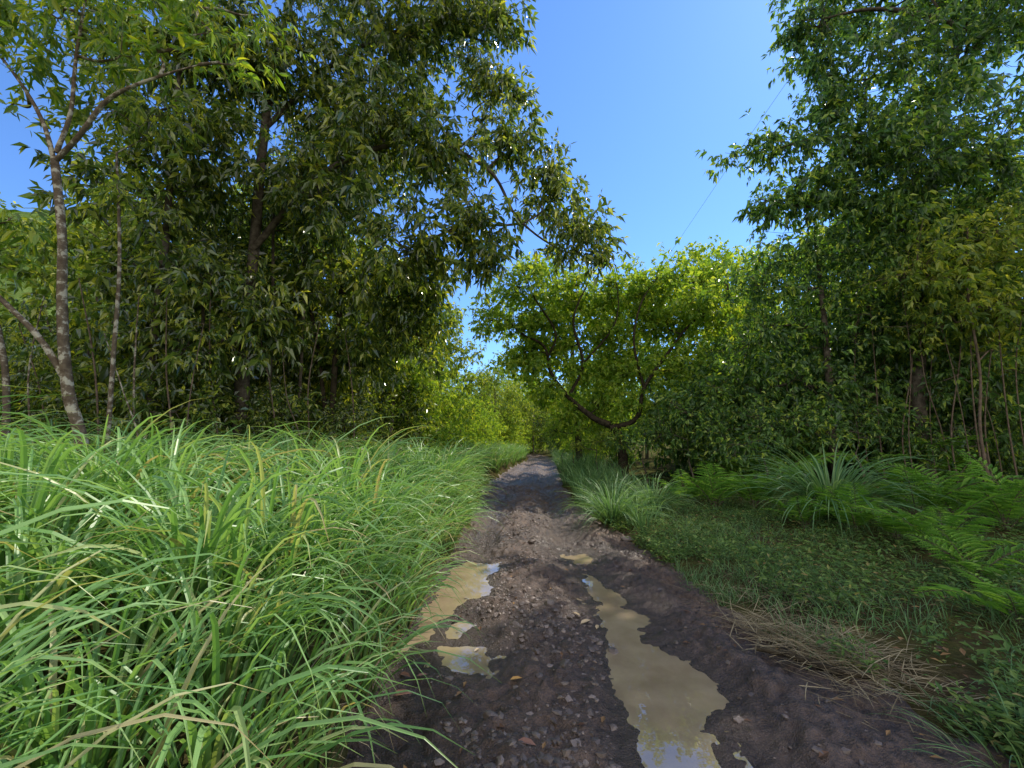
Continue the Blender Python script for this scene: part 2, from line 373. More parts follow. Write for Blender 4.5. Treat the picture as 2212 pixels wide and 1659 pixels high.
def tree(name, label, trunk, limbs, blobs, leaf, bark, L=.2, W=.28, group=None, cat='tree', tr=.03, **kw):
    trunk = np.array(trunk, float); base = trunk[0, :3].copy()
    root = empty(name, base, label, cat, group)
    tp = catm(jit(trunk, tr), 7)
    mb = MB(); tube(mb, tp[:, :3], tp[:, 3], 9, 0, .12); mb.build('trunk', bark, root, off=base)
    pts = [tp[2:, :3]]
    for lm in limbs:
        lp = catm(jit(lm, tr), 6); mb = MB(); tube(mb, lp[:, :3], lp[:, 3], 7, 0, .12); mb.build('branch', bark, root, off=base); pts.append(lp[:, :3])
    allp = np.vstack(pts)
    for c, r in blobs:
        d = np.linalg.norm(allp-c, axis=1)+.9*np.maximum(0, allp[:, 2]-c[2]); s = allp[d.argmin()]; ln = np.linalg.norm(c-s)
        if ln > .35:
            mid = (s+c)/2+rng.normal(0, .09, 3)*ln; mid2 = s*.25+c*.75+rng.normal(0, .08, 3)*ln+np.array([0, 0, .05*ln])
            r0 = min(.018+.009*ln, .7*np.interp(s[2], tp[:, 2], tp[:, 3]))
            lp = catm(np.array([[*s, r0], [*mid, r0*.75], [*mid2, r0*.5], [*c, r0*.3]]), 5)
            mb = MB(); tube(mb, lp[:, :3], lp[:, 3], 6, 0, .12); mb.build('branch', bark, root, off=base)
            allp = np.vstack([allp, lp[1:, :3]])
    if blobs:
        mb = MB(); crown_mesh(mb, blobs, allp, L, W, **kw); mb.build('crown', [leaf, bark], root, smooth=False, off=base)
    return root
def B(*l): return [(at(u, v, Y), r) for u, v, Y, r in l]
def TP(*l): return [(*at(u, v, Y), r) for u, v, Y, r in l]
def root_at(p, r, dz=.12):
    return (p[0], p[1], float(Hg(np.array(p[0]), np.array(p[1])))-dz, r)
def based(tp, r): return [root_at(tp[0], r)]+tp

# near slim tree, far left
t = TP((178,975,4.5,.06),(150,840,4.5,.053),(132,680,4.5,.048),(134,510,4.5,.043),(118,345,4.5,.04))
tree('slim_tree', 'slim pale lichen-spotted tree forking into several branches, nearest at the far left', based(t, .066),
  [TP((118,350,4.5,.03),(170,295,4.45,.028),(240,212,4.4,.024),(345,168,4.35,.016),(430,140,4.3,.008)),
   TP((118,350,4.5,.027),(92,262,4.5,.023),(40,170,4.5,.018),(-50,60,4.5,.01)),
   TP((122,330,4.5,.027),(152,240,4.5,.023),(165,120,4.5,.018),(195,-60,4.5,.011)),
   TP((145,825,4.5,.034),(85,725,4.45,.03),(0,640,4.4,.027),(-110,540,4.4,.02))],
  B((340,110,4.4,.5),(455,70,4.5,.5),(200,10,4.4,.6),(45,120,4.4,.4),(-40,10,4.4,.6),(120,-80,4.4,.7),(300,-40,4.5,.7),(20,470,4.7,.4),(500,140,4.4,.28),(-90,540,4.5,.5),(420,10,4.5,.5),(560,30,4.7,.45),(110,30,4.5,.5),(100,150,4.6,.35),(260,120,4.6,.45),(30,30,4.6,.55),(15,240,4.7,.25)),
  M['pale'], M['palebark'], L=.16, W=.27, dens=40, whorls=4, k=6, spread=.18, droop=.5, hi=True, twig=.004, tr=.01, along=.15)
t = TP((228,950,5.4,.03),(245,760,5.4,.026),(258,560,5.4,.022),(252,330,5.4,.014))
tree('sapling', 'thin straight grey sapling just right of the forked slim tree', based(t, .034), [], B((262,420,5.4,.5),(230,300,5.4,.6),(330,250,5.6,.6),(190,220,5.4,.4)),
  M['olive'], M['palebark'], L=.16, W=.28, dens=26, whorls=4, spread=.18, twig=.004, hi=True, tr=.01)
t = TP((12,960,5.2,.04),(14,860,5.2,.036),(2,760,5.2,.033),(-30,600,5.2,.026))
tree('sapling', 'short pale mottled stem at the left edge of the view', based(t, .045), [], B((-60,470,5.2,.6)), M['pale'], M['palebark'], L=.16, dens=18, whorls=4, spread=.2, twig=.004, tr=.01)
for u0, u1, v1, Y, r in [(60,95,640,6.2,.014),(98,40,700,6.6,.012),(215,170,600,6.4,.014),(285,300,640,6.3,.016),(300,225,720,6.0,.010),(375,360,640,6.6,.014),(392,440,700,6.4,.010),(470,455,600,7.2,.016),(600,560,720,7.8,.014),(668,690,700,8.4,.016),(762,745,720,9.0,.016),(655,610,760,7.8,.010)]:
    t = TP((u0,960,Y,r),((u0+u1)/2+rng.normal(0,8),(960+v1)/2,Y,r*.85),(u1,v1,Y,r*.5))
    tree('slim_sapling', 'thin brown understory sapling rising out of the grass under the left trees', based(t, r*1.2), [], B((u1,v1,Y+.1,.35),((u0+u1)/2,(960+v1)/2+rng.normal(0,40),Y+.1,.22)), M['dark'], M['redbark'] if Y > 6.3 else M['palebark'],
         L=.15, W=.34, dens=26, whorls=4, spread=.16, twig=.004, tr=.015, group='thin saplings under the left trees')

# big dark trees on the left
kw = dict(L=.22, W=.34, dens=32, whorls=7, k=7, spread=.21, droop=.7)
t = TP((512,950,8,.15),(528,760,8,.13),(545,520,8.1,.11),(575,250,8.2,.09),(620,20,8.3,.06),(640,-200,8.3,.03))
tree('broadleaf_tree', 'tall dark glossy tree whose long limb hangs out over the track', based(t, .19),
  [TP((545,540,8.1,.07),(700,380,8.2,.06),(900,300,8.4,.05),(1050,360,8.6,.04),(1120,470,8.8,.03),(1200,530,9,.02),(1270,555,9,.012)),
   TP((570,280,8.2,.06),(720,130,8.3,.05),(900,60,8.5,.04),(1050,90,8.7,.02))],
  B((650,130,8,1.7),(860,90,8.3,1.6),(1000,60,8.6,1.2),(1080,30,8.6,.9),(1075,200,8.6,1.1),(1110,310,8.6,.95),(930,330,8.3,1.5),(700,400,8,1.6),(500,150,8,1.5),(1190,430,9,.8),(1255,500,9,.85),(1300,560,9,.55),(1010,480,8.3,1.1),(880,540,8.2,1.1),(760,-60,8.2,1.8),(980,-60,8.6,1.5),(1190,370,8.9,.65),(820,250,8.2,1.4),(1040,560,8.5,.6),(1230,545,8.9,.5)),
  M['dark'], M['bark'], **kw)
t = TP((712,985,9.5,.08),(720,800,9.5,.07),(735,600,9.5,.06),(740,380,9.5,.05),(760,150,9.5,.03))
tree('broadleaf_tree', 'dark twin-stemmed tree standing in the grass edge, middle of the left mass', based(t, .1),
  [TP((712,960,9.5,.055),(690,780,9.6,.05),(660,600,9.6,.04),(640,420,9.6,.025))],
  B((740,620,9.5,1.5),(620,640,9.5,1.4),(860,640,9.8,1.3),(900,720,10,.9),(800,760,10,1.0),(750,330,9.7,1.9),(930,610,10,.8),(640,790,9.8,1.0),(560,560,9.7,1.3),(720,760,10,1.0)),
  M['dark'], M['darkbark'], **kw)
t = TP((332,955,7.2,.085),(340,760,7.2,.08),(360,520,7.2,.065),(380,260,7.2,.045),(400,60,7.2,.03))
tree('broadleaf_tree', 'dark leafy tree filling the gap behind the pale saplings at left', based(t, .11), [],
  B((330,420,7.1,1.2),(420,300,7.2,1.3),(300,230,7.2,.9),(400,600,7.2,1.2),(330,720,7.2,.8),(450,760,7.4,.9),(420,90,7.2,1.2),(540,690,7.6,1.0),(250,580,7.2,.7),(230,720,7.3,.6),(230,90,7.3,.9)),
  M['dark'], M['bark'], **kw)
for i, (u, v0, u1, v1, Y, r, lb) in enumerate([(575,960,590,420,8.6,.045,'slender dark trunk close right of the thickest left trunk'), (640,975,655,380,9.2,.04,'slender dark trunk left of the twin-stemmed tree'),
      (798,985,812,700,12.5,.06,'pale thin trunk in the grass, left one of a lit pair'), (840,985,846,740,13,.06,'pale thin trunk in the grass, right one of a lit pair'),
      (430,955,440,520,7.6,.035,'thin dark trunk between the two darkest left trees'), (880,980,872,760,14,.05,'thin trunk among lit bushes left of the track bend')]):
    t = TP((u,v0,Y,r),((u+u1)/2+6,(v0+v1)/2,Y,r*.85),(u1,v1,Y,r*.6))
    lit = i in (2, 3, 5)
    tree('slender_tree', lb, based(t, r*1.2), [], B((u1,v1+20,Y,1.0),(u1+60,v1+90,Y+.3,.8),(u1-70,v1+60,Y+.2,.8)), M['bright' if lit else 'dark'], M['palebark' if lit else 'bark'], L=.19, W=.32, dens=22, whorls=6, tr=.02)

# bright tree with dark crooked limbs by the track
t = TP((1345,965,13.6,.15),(1318,925,13.6,.13),(1270,900,13.7,.1),(1232,850,13.8,.08),(1195,800,13.8,.065),(1180,750,13.8,.05),(1130,720,13.8,.04),(1085,680,13.8,.02))
tree('leaning_tree', 'leaning tree with dark crooked limbs and bright green leaves beside the track', based(t, .19),
  [TP((1318,925,13.6,.1),(1370,905,13.5,.085),(1390,830,13.4,.065),(1435,760,13.2,.05),(1480,700,13.1,.04),(1545,660,13.1,.02)),
   TP((1232,850,13.7,.06),(1260,780,13.4,.05),(1240,690,13.2,.04),(1270,610,13.2,.02)),
   TP((1185,770,13.7,.045),(1195,720,13.3,.04),(1160,650,13.2,.03),(1130,590,13.2,.015)),
   TP((1390,835,13.4,.05),(1360,740,13.1,.04),(1385,650,13.0,.03),(1420,600,13.0,.015)),
   TP((1260,785,13.4,.04),(1310,720,13.1,.03),(1340,660,13.0,.02),(1330,600,13.0,.012))],
  B((1120,630,13.8,1.1),(1210,615,14,1.1),(1310,630,14,1.2),(1400,620,14,1.2),(1500,610,14,1.3),(1065,690,13.8,.8),(1190,700,14,.9),(1300,720,14,1.0),(1420,700,14,1.0),(1530,690,13.6,1.2),(1250,800,14,.8),(1350,810,13.8,.9),(1460,800,13.4,1.2),(1230,890,14,.6),(1410,880,13.4,.8),(1500,880,12.6,1),(1150,580,14,.75),(1120,770,14.2,.8),(1170,850,14.6,.8),(1300,860,14.2,.9),(1250,660,14.6,1.3),(1380,680,14.8,1.4),(1330,780,14.8,1.2),(1170,750,14.8,1.1),(1130,700,13.8,.7),(1230,750,13.8,.7),(1510,650,12.4,.9),(1195,830,13.5,.45),(1160,790,13.6,.45)),
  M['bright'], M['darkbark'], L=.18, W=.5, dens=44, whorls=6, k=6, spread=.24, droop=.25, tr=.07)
t = TP((1250,950,18.5,.14),(1240,850,18.5,.12),(1235,720,18.5,.08),(1240,640,18.5,.04))
tree('broadleaf_tree', 'green rounded tree directly behind the leaning tree', based(t, .18), [],
  B((1110,690,18,1.2),(1210,670,18,1.4),(1320,670,18.5,1.5),(1170,780,18,1.3),(1290,790,18,1.5),(1110,790,18.4,.9),(1400,760,18,1.6),(1240,870,18,1.2),(1360,870,18,1.3)), M['bright'], M['bark'], L=.22, W=.45, dens=18, whorls=6)
t = TP((1560,930,19,.2),(1565,750,19,.17),(1570,600,19,.1))
tree('broadleaf_tree', 'sunlit yellow-green tree rising behind the right end of the leaning tree', based(t, .24), [],
  B((1480,590,19,1.6),(1560,570,19,1.6),(1640,580,19,1.7),(1430,640,19,1.6),(1550,660,19,2),(1650,700,19,2)), M['bright'], M['bark'], L=.24, W=.45, dens=16, whorls=6)

# right side
t = TP((1990,930,10,.16),(1980,700,10,.14),(2010,450,10,.12),(2040,220,10,.10),(2090,20,10,.08),(2120,-200,10,.04))
tree('broadleaf_tree', 'towering dark tree on the right whose crown leans toward the sky gap', based(t, .2),
  [TP((2040,230,10,.09),(2060,70,9.6,.08),(1980,30,9.0,.065),(1880,15,8.7,.045),(1780,40,8.9,.022)),
   TP((2010,450,10,.08),(1900,330,9.8,.06),(1780,300,9.8,.04),(1640,330,9.9,.02),(1580,340,9.9,.01)),
   TP((2000,520,10,.07),(1860,460,10,.05),(1720,440,10,.03),(1640,430,10,.015))],
  B((1900,140,9.2,1.5),(2080,110,9.2,1.7),(1770,60,9.4,.9),(1725,80,9.5,.6),(1800,250,9.6,1.0),(1850,330,9.6,1.3),(1630,330,9.9,.65),(1580,345,9.9,.36),(1700,320,9.8,.7),(1710,410,10,.9),(1810,440,9.8,1.3),(1960,370,9.3,1.7),(2140,340,9,1.8),(1660,450,10,.6),(2000,-60,9.4,1.9),(1810,-60,9.6,1.2),(2200,-40,9.2,1.9),(2000,230,9.4,1.5),(1900,500,9.8,1.3),(2050,470,9.4,1.4),(1760,150,9.8,.75),(1840,40,10.4,1.2)),
  M['cool'], M['bark'], L=.2, W=.37, dens=30, whorls=7, k=7, spread=.22, droop=.75)
t = TP((1800,940,10.5,.1),(1790,800,10.5,.08),(1770,640,10.5,.06),(1760,500,10.5,.035))
tree('broadleaf_tree', 'dense cool green tree right of the leaning tree, under the towering crown', based(t, .12), [],
  B((1720,560,10.6,1.2),(1650,620,10.8,1.1),(1820,590,10.3,1.3),(1720,700,10.6,1.2),(1620,740,11,1.1),(1830,730,10.4,1.2),(1700,830,10.7,1.1),(1580,840,11.4,1.1),(1800,860,10.6,1.0),(1920,680,10.6,1.2),(1930,820,10.8,1.0)),
  M['cool'], M['bark'], L=.16, W=.45, dens=30, whorls=6)
t = TP((2120,930,8.6,.026),(2115,800,8.6,.024),(2100,640,8.6,.022),(2090,480,8.6,.014))
tree('broadleaf_tree', 'yellow-green leafed tree at the right edge above reddish stems', based(t, .034), [],
  B((2080,540,8.6,1.2),(2180,500,8.5,1.2),(1960,590,8.9,1.2),(2000,700,9.2,.9),(2180,660,8.7,1.1),(2090,640,8.8,1.0),(2190,780,9.3,.8),(2080,770,9.6,.7)), M['olive'], M['redbark'], L=.16, W=.42, dens=26, whorls=6)
STEM = [(1900,940,1880,660,9.9,.012),(1950,940,1975,640,9.7,.014),(1962,940,1945,600,9.3,.010),(2040,935,1985,700,9.4,.011),(2052,930,2080,640,9.2,.015),(2110,930,2105,600,9.0,.015),(2128,930,2160,640,8.9,.012),(2180,930,2150,620,8.8,.014),(1868,945,1850,700,10.2,.012),(2205,930,2215,640,8.8,.012),(2085,930,2030,690,8.9,.009),(2010,935,2025,650,9.6,.010),(2150,935,2090,720,9.1,.009)]
for i, (u, v0, u1, v1, Y, r) in enumerate(STEM):
    t = TP((u,v0,Y,r),((u+u1)/2+rng.normal(0,9),(v0+v1)/2,Y,r*.85),(u1,v1,Y,r*.6))
    tree('slim_sapling', 'thin reddish brown sapling rising among others behind the ferns on the right', based(t, r*1.2), [], B((u1,v1,Y+.15,.65),((u+u1)/2+20,(v0+v1)/2+rng.normal(0,40),Y+.3,.5)),
         M['cool'], M['redbark'], L=.16, W=.4, dens=28, whorls=4, spread=.22, group='thin saplings behind the right ferns', tr=.015)
# shrubs
def shrub(name, label, u, v, Y, blobs, leaf, L=.14, W=.4, group=None, **k):
    p = at(u, v, Y); b = root_at(p, .03)
    t = [b, (b[0]+.05, b[1], b[2]+.4, .028), (b[0]-.05, b[1], b[2]+.9, .02)]
    d = dict(dens=38, whorls=6, k=6, spread=.2, droop=.2); d.update(k)
    return tree(name, label, t, [], blobs, leaf, M['bark'], L=L, W=W, group=group, cat='shrub', **d)
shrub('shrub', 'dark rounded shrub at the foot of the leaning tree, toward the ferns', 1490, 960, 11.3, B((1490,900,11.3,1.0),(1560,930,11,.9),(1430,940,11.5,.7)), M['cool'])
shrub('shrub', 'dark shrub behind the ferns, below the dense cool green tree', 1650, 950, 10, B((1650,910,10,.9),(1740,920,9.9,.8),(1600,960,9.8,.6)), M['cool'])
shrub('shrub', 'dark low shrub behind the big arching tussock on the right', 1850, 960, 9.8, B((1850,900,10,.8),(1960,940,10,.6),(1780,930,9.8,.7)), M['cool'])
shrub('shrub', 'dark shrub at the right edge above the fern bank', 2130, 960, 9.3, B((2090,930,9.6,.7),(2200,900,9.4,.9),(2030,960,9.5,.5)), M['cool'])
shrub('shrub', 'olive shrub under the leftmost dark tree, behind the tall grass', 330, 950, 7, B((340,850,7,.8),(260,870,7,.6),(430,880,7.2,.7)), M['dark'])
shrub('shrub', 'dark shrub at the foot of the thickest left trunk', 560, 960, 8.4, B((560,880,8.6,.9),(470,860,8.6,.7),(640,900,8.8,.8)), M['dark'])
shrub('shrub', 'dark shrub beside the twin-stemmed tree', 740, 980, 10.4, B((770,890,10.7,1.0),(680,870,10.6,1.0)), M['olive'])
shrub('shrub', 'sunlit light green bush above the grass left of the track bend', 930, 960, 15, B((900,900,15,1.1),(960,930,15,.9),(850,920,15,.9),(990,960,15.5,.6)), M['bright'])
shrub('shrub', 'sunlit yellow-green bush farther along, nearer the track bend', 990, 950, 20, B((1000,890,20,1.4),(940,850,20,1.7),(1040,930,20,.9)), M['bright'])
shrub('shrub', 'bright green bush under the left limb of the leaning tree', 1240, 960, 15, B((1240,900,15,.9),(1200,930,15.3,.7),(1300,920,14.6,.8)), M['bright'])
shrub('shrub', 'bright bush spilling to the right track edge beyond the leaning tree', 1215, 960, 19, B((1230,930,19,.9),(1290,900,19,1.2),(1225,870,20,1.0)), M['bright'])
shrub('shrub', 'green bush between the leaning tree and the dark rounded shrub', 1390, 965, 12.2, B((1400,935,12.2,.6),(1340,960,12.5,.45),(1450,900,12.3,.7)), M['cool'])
shrub('shrub', 'low leafy bush in front of the foot of the leaning tree', 1290, 975, 13.0, B((1290,955,13.1,.45),(1335,945,13.0,.4),(1250,965,13.4,.4)), M['olive'])

# background trees and bushes: build one of each, then copy
def proto(h, seed, leaf, bark, nb=10, dens=12, L=.24, z0=.16, spreadr=.24, name='forest_tree', cat='tree', rr=.14):
    global rng; keep = rng; rng = np.random.default_rng(seed)
    t = [(0, 0, -.3, .014*h), (.1, .05, h*.3, .012*h), (-.1, .1, h*.6, .008*h), (.05, 0, h*.9, .003*h)]
    bl = []
    for i in range(nb):
        z = h*(z0+(.92-z0)*i/(nb-1)); R = h*spreadr*math.sin(math.pi*min(.95, .25+.62*i/(nb-1))); a = i*2.4+rng.random()
        bl.append((np.array([R*math.cos(a), R*math.sin(a), z]), h*(rr+.05*rng.random())))
    o = tree(name, 'x', t, [], bl, leaf, bark, L=L, W=.4, dens=dens, whorls=7, k=7, spread=.34, cat=cat)
    rng = keep; return o
protos = [proto(9, 1, M['olive'], M['bark']), proto(8, 2, M['dark'], M['bark']), proto(9, 3, M['bright'], M['palebark']), proto(8, 4, M['cool'], M['bark']),
          proto(3, 5, M['dark'], M['bark'], 7, 28, .18, .12, .33, 'forest_bush', 'bush', .24), proto(3, 6, M['cool'], M['bark'], 7, 28, .18, .12, .33, 'forest_bush', 'bush', .24), proto(3, 8, M['bright'], M['bark'], 7, 28, .18, .12, .33, 'forest_bush', 'bush', .24)]
used = [False]*7
def put(k, X, Y, s, label, group):
    o = protos[k]
    if used[k]: o = copy_tree(o)
    used[k] = True
    o.location = (X, Y, float(Hg(np.array(float(X)), np.array(float(Y))))-.05); o.scale = (s*(.9+.2*rng.random()), s*(.9+.2*rng.random()), s); o.rotation_euler.z = rng.random()*6.28
    tag(o, label, None, group)
gl = ('leafy background tree in the dense wood behind the left tall grass', 'wood behind the left grass')
for k, X, Y, s in [(0,-7,13,1.1),(0,-10.5,12,1),(1,-5,16,1.0),(0,-12.6,15,.7),(2,-9.5,17,1.3),(0,-6,21,1.0),(0,-10.2,9.4,.75),(2,-19,17,.35),(0,-10,24,1.3),(1,-14,11,.4),(0,-3.6,20,.8),(2,-22,15,.3),(2,-26,18,.35)]:
    put(k, X, Y, s, *gl)
gr = ('dark background tree in the dense wood behind the right fern bank', 'wood behind the right ferns')
for k, X, Y, s in [(3,10.5,13.5,.9),(3,13,13,1.2),(0,15,16,1.2),(3,9,17,.7),(0,12,20,.9),(3,17,12,1.2),(3,14.5,10,1.0),(3,19,19,1.3),(2,14,24,1.1),(3,12,11.2,.9)]:
    put(k, X, Y, s, *gr)
gf = ('hazy sunlit tree closing the far end of the track', 'trees at the far end of the track')
for k, X, Y, s in [(0,-1.5,34,.8),(2,-5,30,.75),(1,4.5,46,1.0),(0,1.0,52,1.1),(2,6.5,30,.8),(0,7.5,36,.9),(0,-3,45,.95),(0,-8,38,.95),(0,9,27,.9),(2,-1,58,1.2),(0,4,60,1.2),(2,12,44,1.1),(2,2.6,49,.9),(0,5.8,40,.8),(0,0,42,.75),(1,-2.2,39,.75)]:
    put(k, X, Y, s, *gf)
for k, X, Y, s in [(4,-5.2,11,1),(4,-6.8,9.6,.9),(4,-8.4,10.5,1.1),(4,-10,9,1),(4,-11.5,11,1.2),(4,-13.5,9.5,.9),(4,-6,12.5,1.1),(4,-9,13.5,1.3),(4,-4.2,13.2,.9),(4,-16,13,1.1),(4,-12.5,14,1.3),(4,-7.5,15.5,1.2),(4,-18,10.5,.8),(4,-9.5,7.6,.7),(4,-3.9,9.2,.55),(4,-4.9,8.3,.55),(4,-6.2,7.7,.6),(4,-7.6,7.3,.65)]:
    put(k, X, Y, s, 'dark bush filling the shade under the left trees', 'bushes under the left trees')
for k, X, Y, s in [(5,6.2,12.5,1.0),(5,7.8,12.2,1.1),(5,9.4,12,1.1),(5,11.2,12.3,1.2),(5,13,11.6,1.1),(5,15,11.5,1.2),(5,10.5,14.5,1.4),(5,14,14.5,1.4),(5,17.5,14,1.5),(5,7,15,1.3),(5,12.8,10.6,.9),(5,20,15,1.5),(5,11,10.9,.6),(5,9.6,10.6,.6),(5,11.9,9.9,.6),(5,10.3,11.3,.8)]:
    put(k, X, Y, s, 'dark green bush in the undergrowth behind the right ferns', 'bushes behind the right ferns')
for k, X, Y, s in [(6,-3.2,17,.9),(6,-2.6,22,.9),(6,-4.5,25,1.2),(6,-1.8,28,.9),(6,-.6,33,.9),(6,-3,34,1.2),(6,4.2,24,.8),(6,5,28,1.0),(6,6.2,33,1.2),(5,5.4,21,.9),(6,1.2,50,1.3),(6,3.6,52,1.4),(5,-1.5,48,1.3),(6,6.5,47,1.4),(6,-5,42,1.5),(6,0,40,1.0),(5,5.2,38,1.1),(6,-.8,56,1.6),(6,9,40,1.6)]:
    put(k, X, Y, s, 'leafy bush along the far stretch of the track', 'bushes along the far track')

# ---------------------------------------------------------------- grass
def tussocks(mb, C, nb, Lr, Wr, sp=.10, bend=(1.0, 2.3), th=(.03, .5), seg=7, bias=None, ex=1.8, var=(.78, .34)):
    n = len(C); P = np.repeat(C, nb, 0); m_ = len(P)
    az = rng.random(m_)*2*math.pi
    if bias is not None:
        az = np.where(rng.random(m_) < bias[1], bias[0]+rng.normal(0, .8, m_), az)
    rad = sp*np.sqrt(rng.random(m_)); P = P+np.stack([np.cos(az)*rad, np.sin(az)*rad, 0*rad], 1)
    sc = np.repeat(var[0]+var[1]*rng.random(n), nb)
    L = (Lr[0]+(Lr[1]-Lr[0])*rng.random(m_))*sc; W = Wr[0]+(Wr[1]-Wr[0])*rng.random(m_)
    blades(mb, P, az, L, W, th[0]+(th[1]-th[0])*rng.random(m_), bend[0]+(bend[1]-bend[0])*rng.random(m_), seg, ex=ex)
def scatter(x0, x1, y0, y1, sp):
    X, Y = np.meshgrid(np.arange(x0, x1, sp), np.arange(y0, y1, sp)); X = X.ravel(); Y = Y.ravel()
    X = X+rng.normal(0, sp*.3, X.shape); Y = Y+rng.normal(0, sp*.3, Y.shape)
    return X, Y
def onground(X, Y): return np.stack([X, Y, Hg(X, Y)-.02], 1)
mb = MB()
X, Y = scatter(-7.5, -.9, .15, 6, .56); k = (X < eL(Y)-.35) & (X*X+Y*Y > 1.8**2) & (X > -1.6*Y-1.6)
tussocks(mb, onground(X[k], Y[k]), 52, (.9, 1.75), (.022, .042), sp=.085, bias=(-.2, .12), bend=(1.6, 3.0), th=(.02, .45), seg=10, ex=2.0, var=(.62, .5))
X, Y = scatter(-7.5, -.9, .15, 6, .48); k = (X < eL(Y)-.3) & (X*X+Y*Y > 1.3**2) & (X > -1.6*Y-1.6)
tussocks(mb, onground(X[k], Y[k]), 14, (.4, .85), (.014, .028), sp=.16, bias=(-.1, .15), bend=(1.4, 2.6), seg=8)
X, Y = scatter(-1.9, -.6, .6, 9, .25); k = (X < eL(Y)-.02) & (X > eL(Y)-.7) & (X*X+Y*Y > 1.3**2)
tussocks(mb, np.stack([X[k], Y[k], H(X[k], Y[k])-.02], 1), 26, (.55, 1.2), (.014, .028), bias=(-.2, .5), bend=(1.7, 2.9), seg=8, var=(.65, .45))
X, Y = scatter(-11, -.8, 6, 9, .48); k = (X < eL(Y)-.3)
tussocks(mb, onground(X[k], Y[k]), 30, (.9, 1.6), (.022, .042), bias=(0, .15), bend=(1.4, 2.7), seg=7, var=(.66, .46))
X, Y = scatter(-5, 1.5, 9, 34, .42); k = (X < eL(Y)-.1) & (X > eL(Y)-3.0)
tussocks(mb, onground(X[k], Y[k]), 22, (.7, 1.4), (.02, .036), bias=(0, .3), seg=5, var=(.65, .5))
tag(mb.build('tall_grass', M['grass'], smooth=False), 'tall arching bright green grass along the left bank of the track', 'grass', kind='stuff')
mb = MB()
X, Y = scatter(1, 6, 9.6, 36, .4); k = (X > eR(Y)+.15) & (X < eR(Y)+1.7)
tussocks(mb, onground(X[k], Y[k]), 24, (.6, 1.25), (.016, .03), bias=(math.pi, .3), seg=5, var=(.6, .55))
X, Y = scatter(1, 4.5, 6.3, 9.8, .36); k = (X > eR(Y)+.12) & (X < eR(Y)+.5+.45*(Y-6.3))
tussocks(mb, onground(X[k], Y[k]), 24, (.35, .8), (.010, .02), bias=(math.pi, .3), seg=6, var=(.6, .5))
tag(mb.build('verge_grass', M['bluegrass'], smooth=False), 'arching grass along the right verge beyond the first tussock', 'grass', kind='stuff')
for (u, v, R, n, w, lb) in [(1800,1130,1.75,320,.032,'large blue-green arching grass tussock among the ferns on the right'), (1325,1115,1.2,220,.02,'rounded green grass tussock at the right track edge'),
        (1410,1100,1.05,200,.02,'smaller grass tussock just right of the one at the track edge'), (2225,1610,.5,90,.008,'blue-green grass clump in the lower right corner')]:
    p = gnd(u, v, .15); p[2] = float(Hg(np.array(p[0]), np.array(p[1])))-.03
    mb = MB(); tussocks(mb, p[None], n, (R*.6, R*1.15), (w*.7, w*1.2), .2, (1.3, 2.4), (.05, .95), 8, ex=1.4, var=(1, 0))
    o = mb.build('grass_tussock', M['bluegrass'], smooth=False, off=p); o.location = Vector(p.tolist()); tag(o, lb, 'grass')

# ---------------------------------------------------------------- ferns
def frond_mb(Lf, seed):
    mb = MB(); r = np.random.default_rng(seed); ns = 18
    s = np.linspace(0, 1, ns); ang = .4+1.2*s**1.2; dl = Lf/(ns-1)
    px = np.concatenate([[0], np.cumsum(np.sin(ang[:-1])*dl)]); pz = np.concatenate([[0], np.cumsum(np.cos(ang[:-1])*dl)])
    C = np.stack([px, 0*px, pz], 1); tube(mb, C, .006*(1-.8*s), 5, 1)
    PP, DD, LL = [], [], []
    for i in range(4, ns):
        f = (i-4)/(ns-4); pl = Lf*.36*(1-f)**.75*min(1, .55+2*f)*(.9+.2*r.random())+.03
        tn = np.array([math.sin(ang[i]), 0, math.cos(ang[i])])
        for sd in (-1, 1):
            d = np.array([0, sd, 0])*.86+tn*.48+r.normal(0, .05, 3)
            PP.append(C[i]); DD.append(d); LL.append(pl)
            d1 = d/np.linalg.norm(d); q = np.cross(np.array([-tn[2], 0, tn[0]]), d1)
            for a in (.2, .34, .48, .62, .76):       # toothed edge of each leaflet
                for s2 in (-1, 1):
                    PP.append(C[i]+d1*pl*a-np.array([0, 0, pl*.14*a*a])); DD.append(q*s2+d1*.8); LL.append(pl*.14*(1.1-a)+.012)
    PP = np.array(PP); DD = np.array(DD); LL = np.array(LL); big = LL > .075
    leaves(mb, PP, DD, LL, np.where(big, LL*.14, LL*.45), 0, .12, .05, False, flat=1.0)
    return mb
fr_mesh = [frond_mb(l, i).build('frond', [M['fern'], M['redbark']], smooth=False) for i, l in enumerate((.75, .95, 1.1, .85))]
def fern(u, v, s, label, n=7, z=.12):
    p = gnd(u, v, z); p[2] = float(Hg(np.array(p[0]), np.array(p[1])))-.03
    e = empty('fern', p, label, 'fern'); a0 = rng.random()*6
    for i in range(n):
        f = fr_mesh[rng.integers(4)].copy(); f.name = 'frond'; col.objects.link(f); f.parent = e
        f.rotation_euler = (rng.normal(0, .15), rng.normal(.0, .2), a0+i*2*math.pi/n+rng.normal(0, .25)); q = s*(.8+.4*rng.random()); f.scale = (q, q, q)
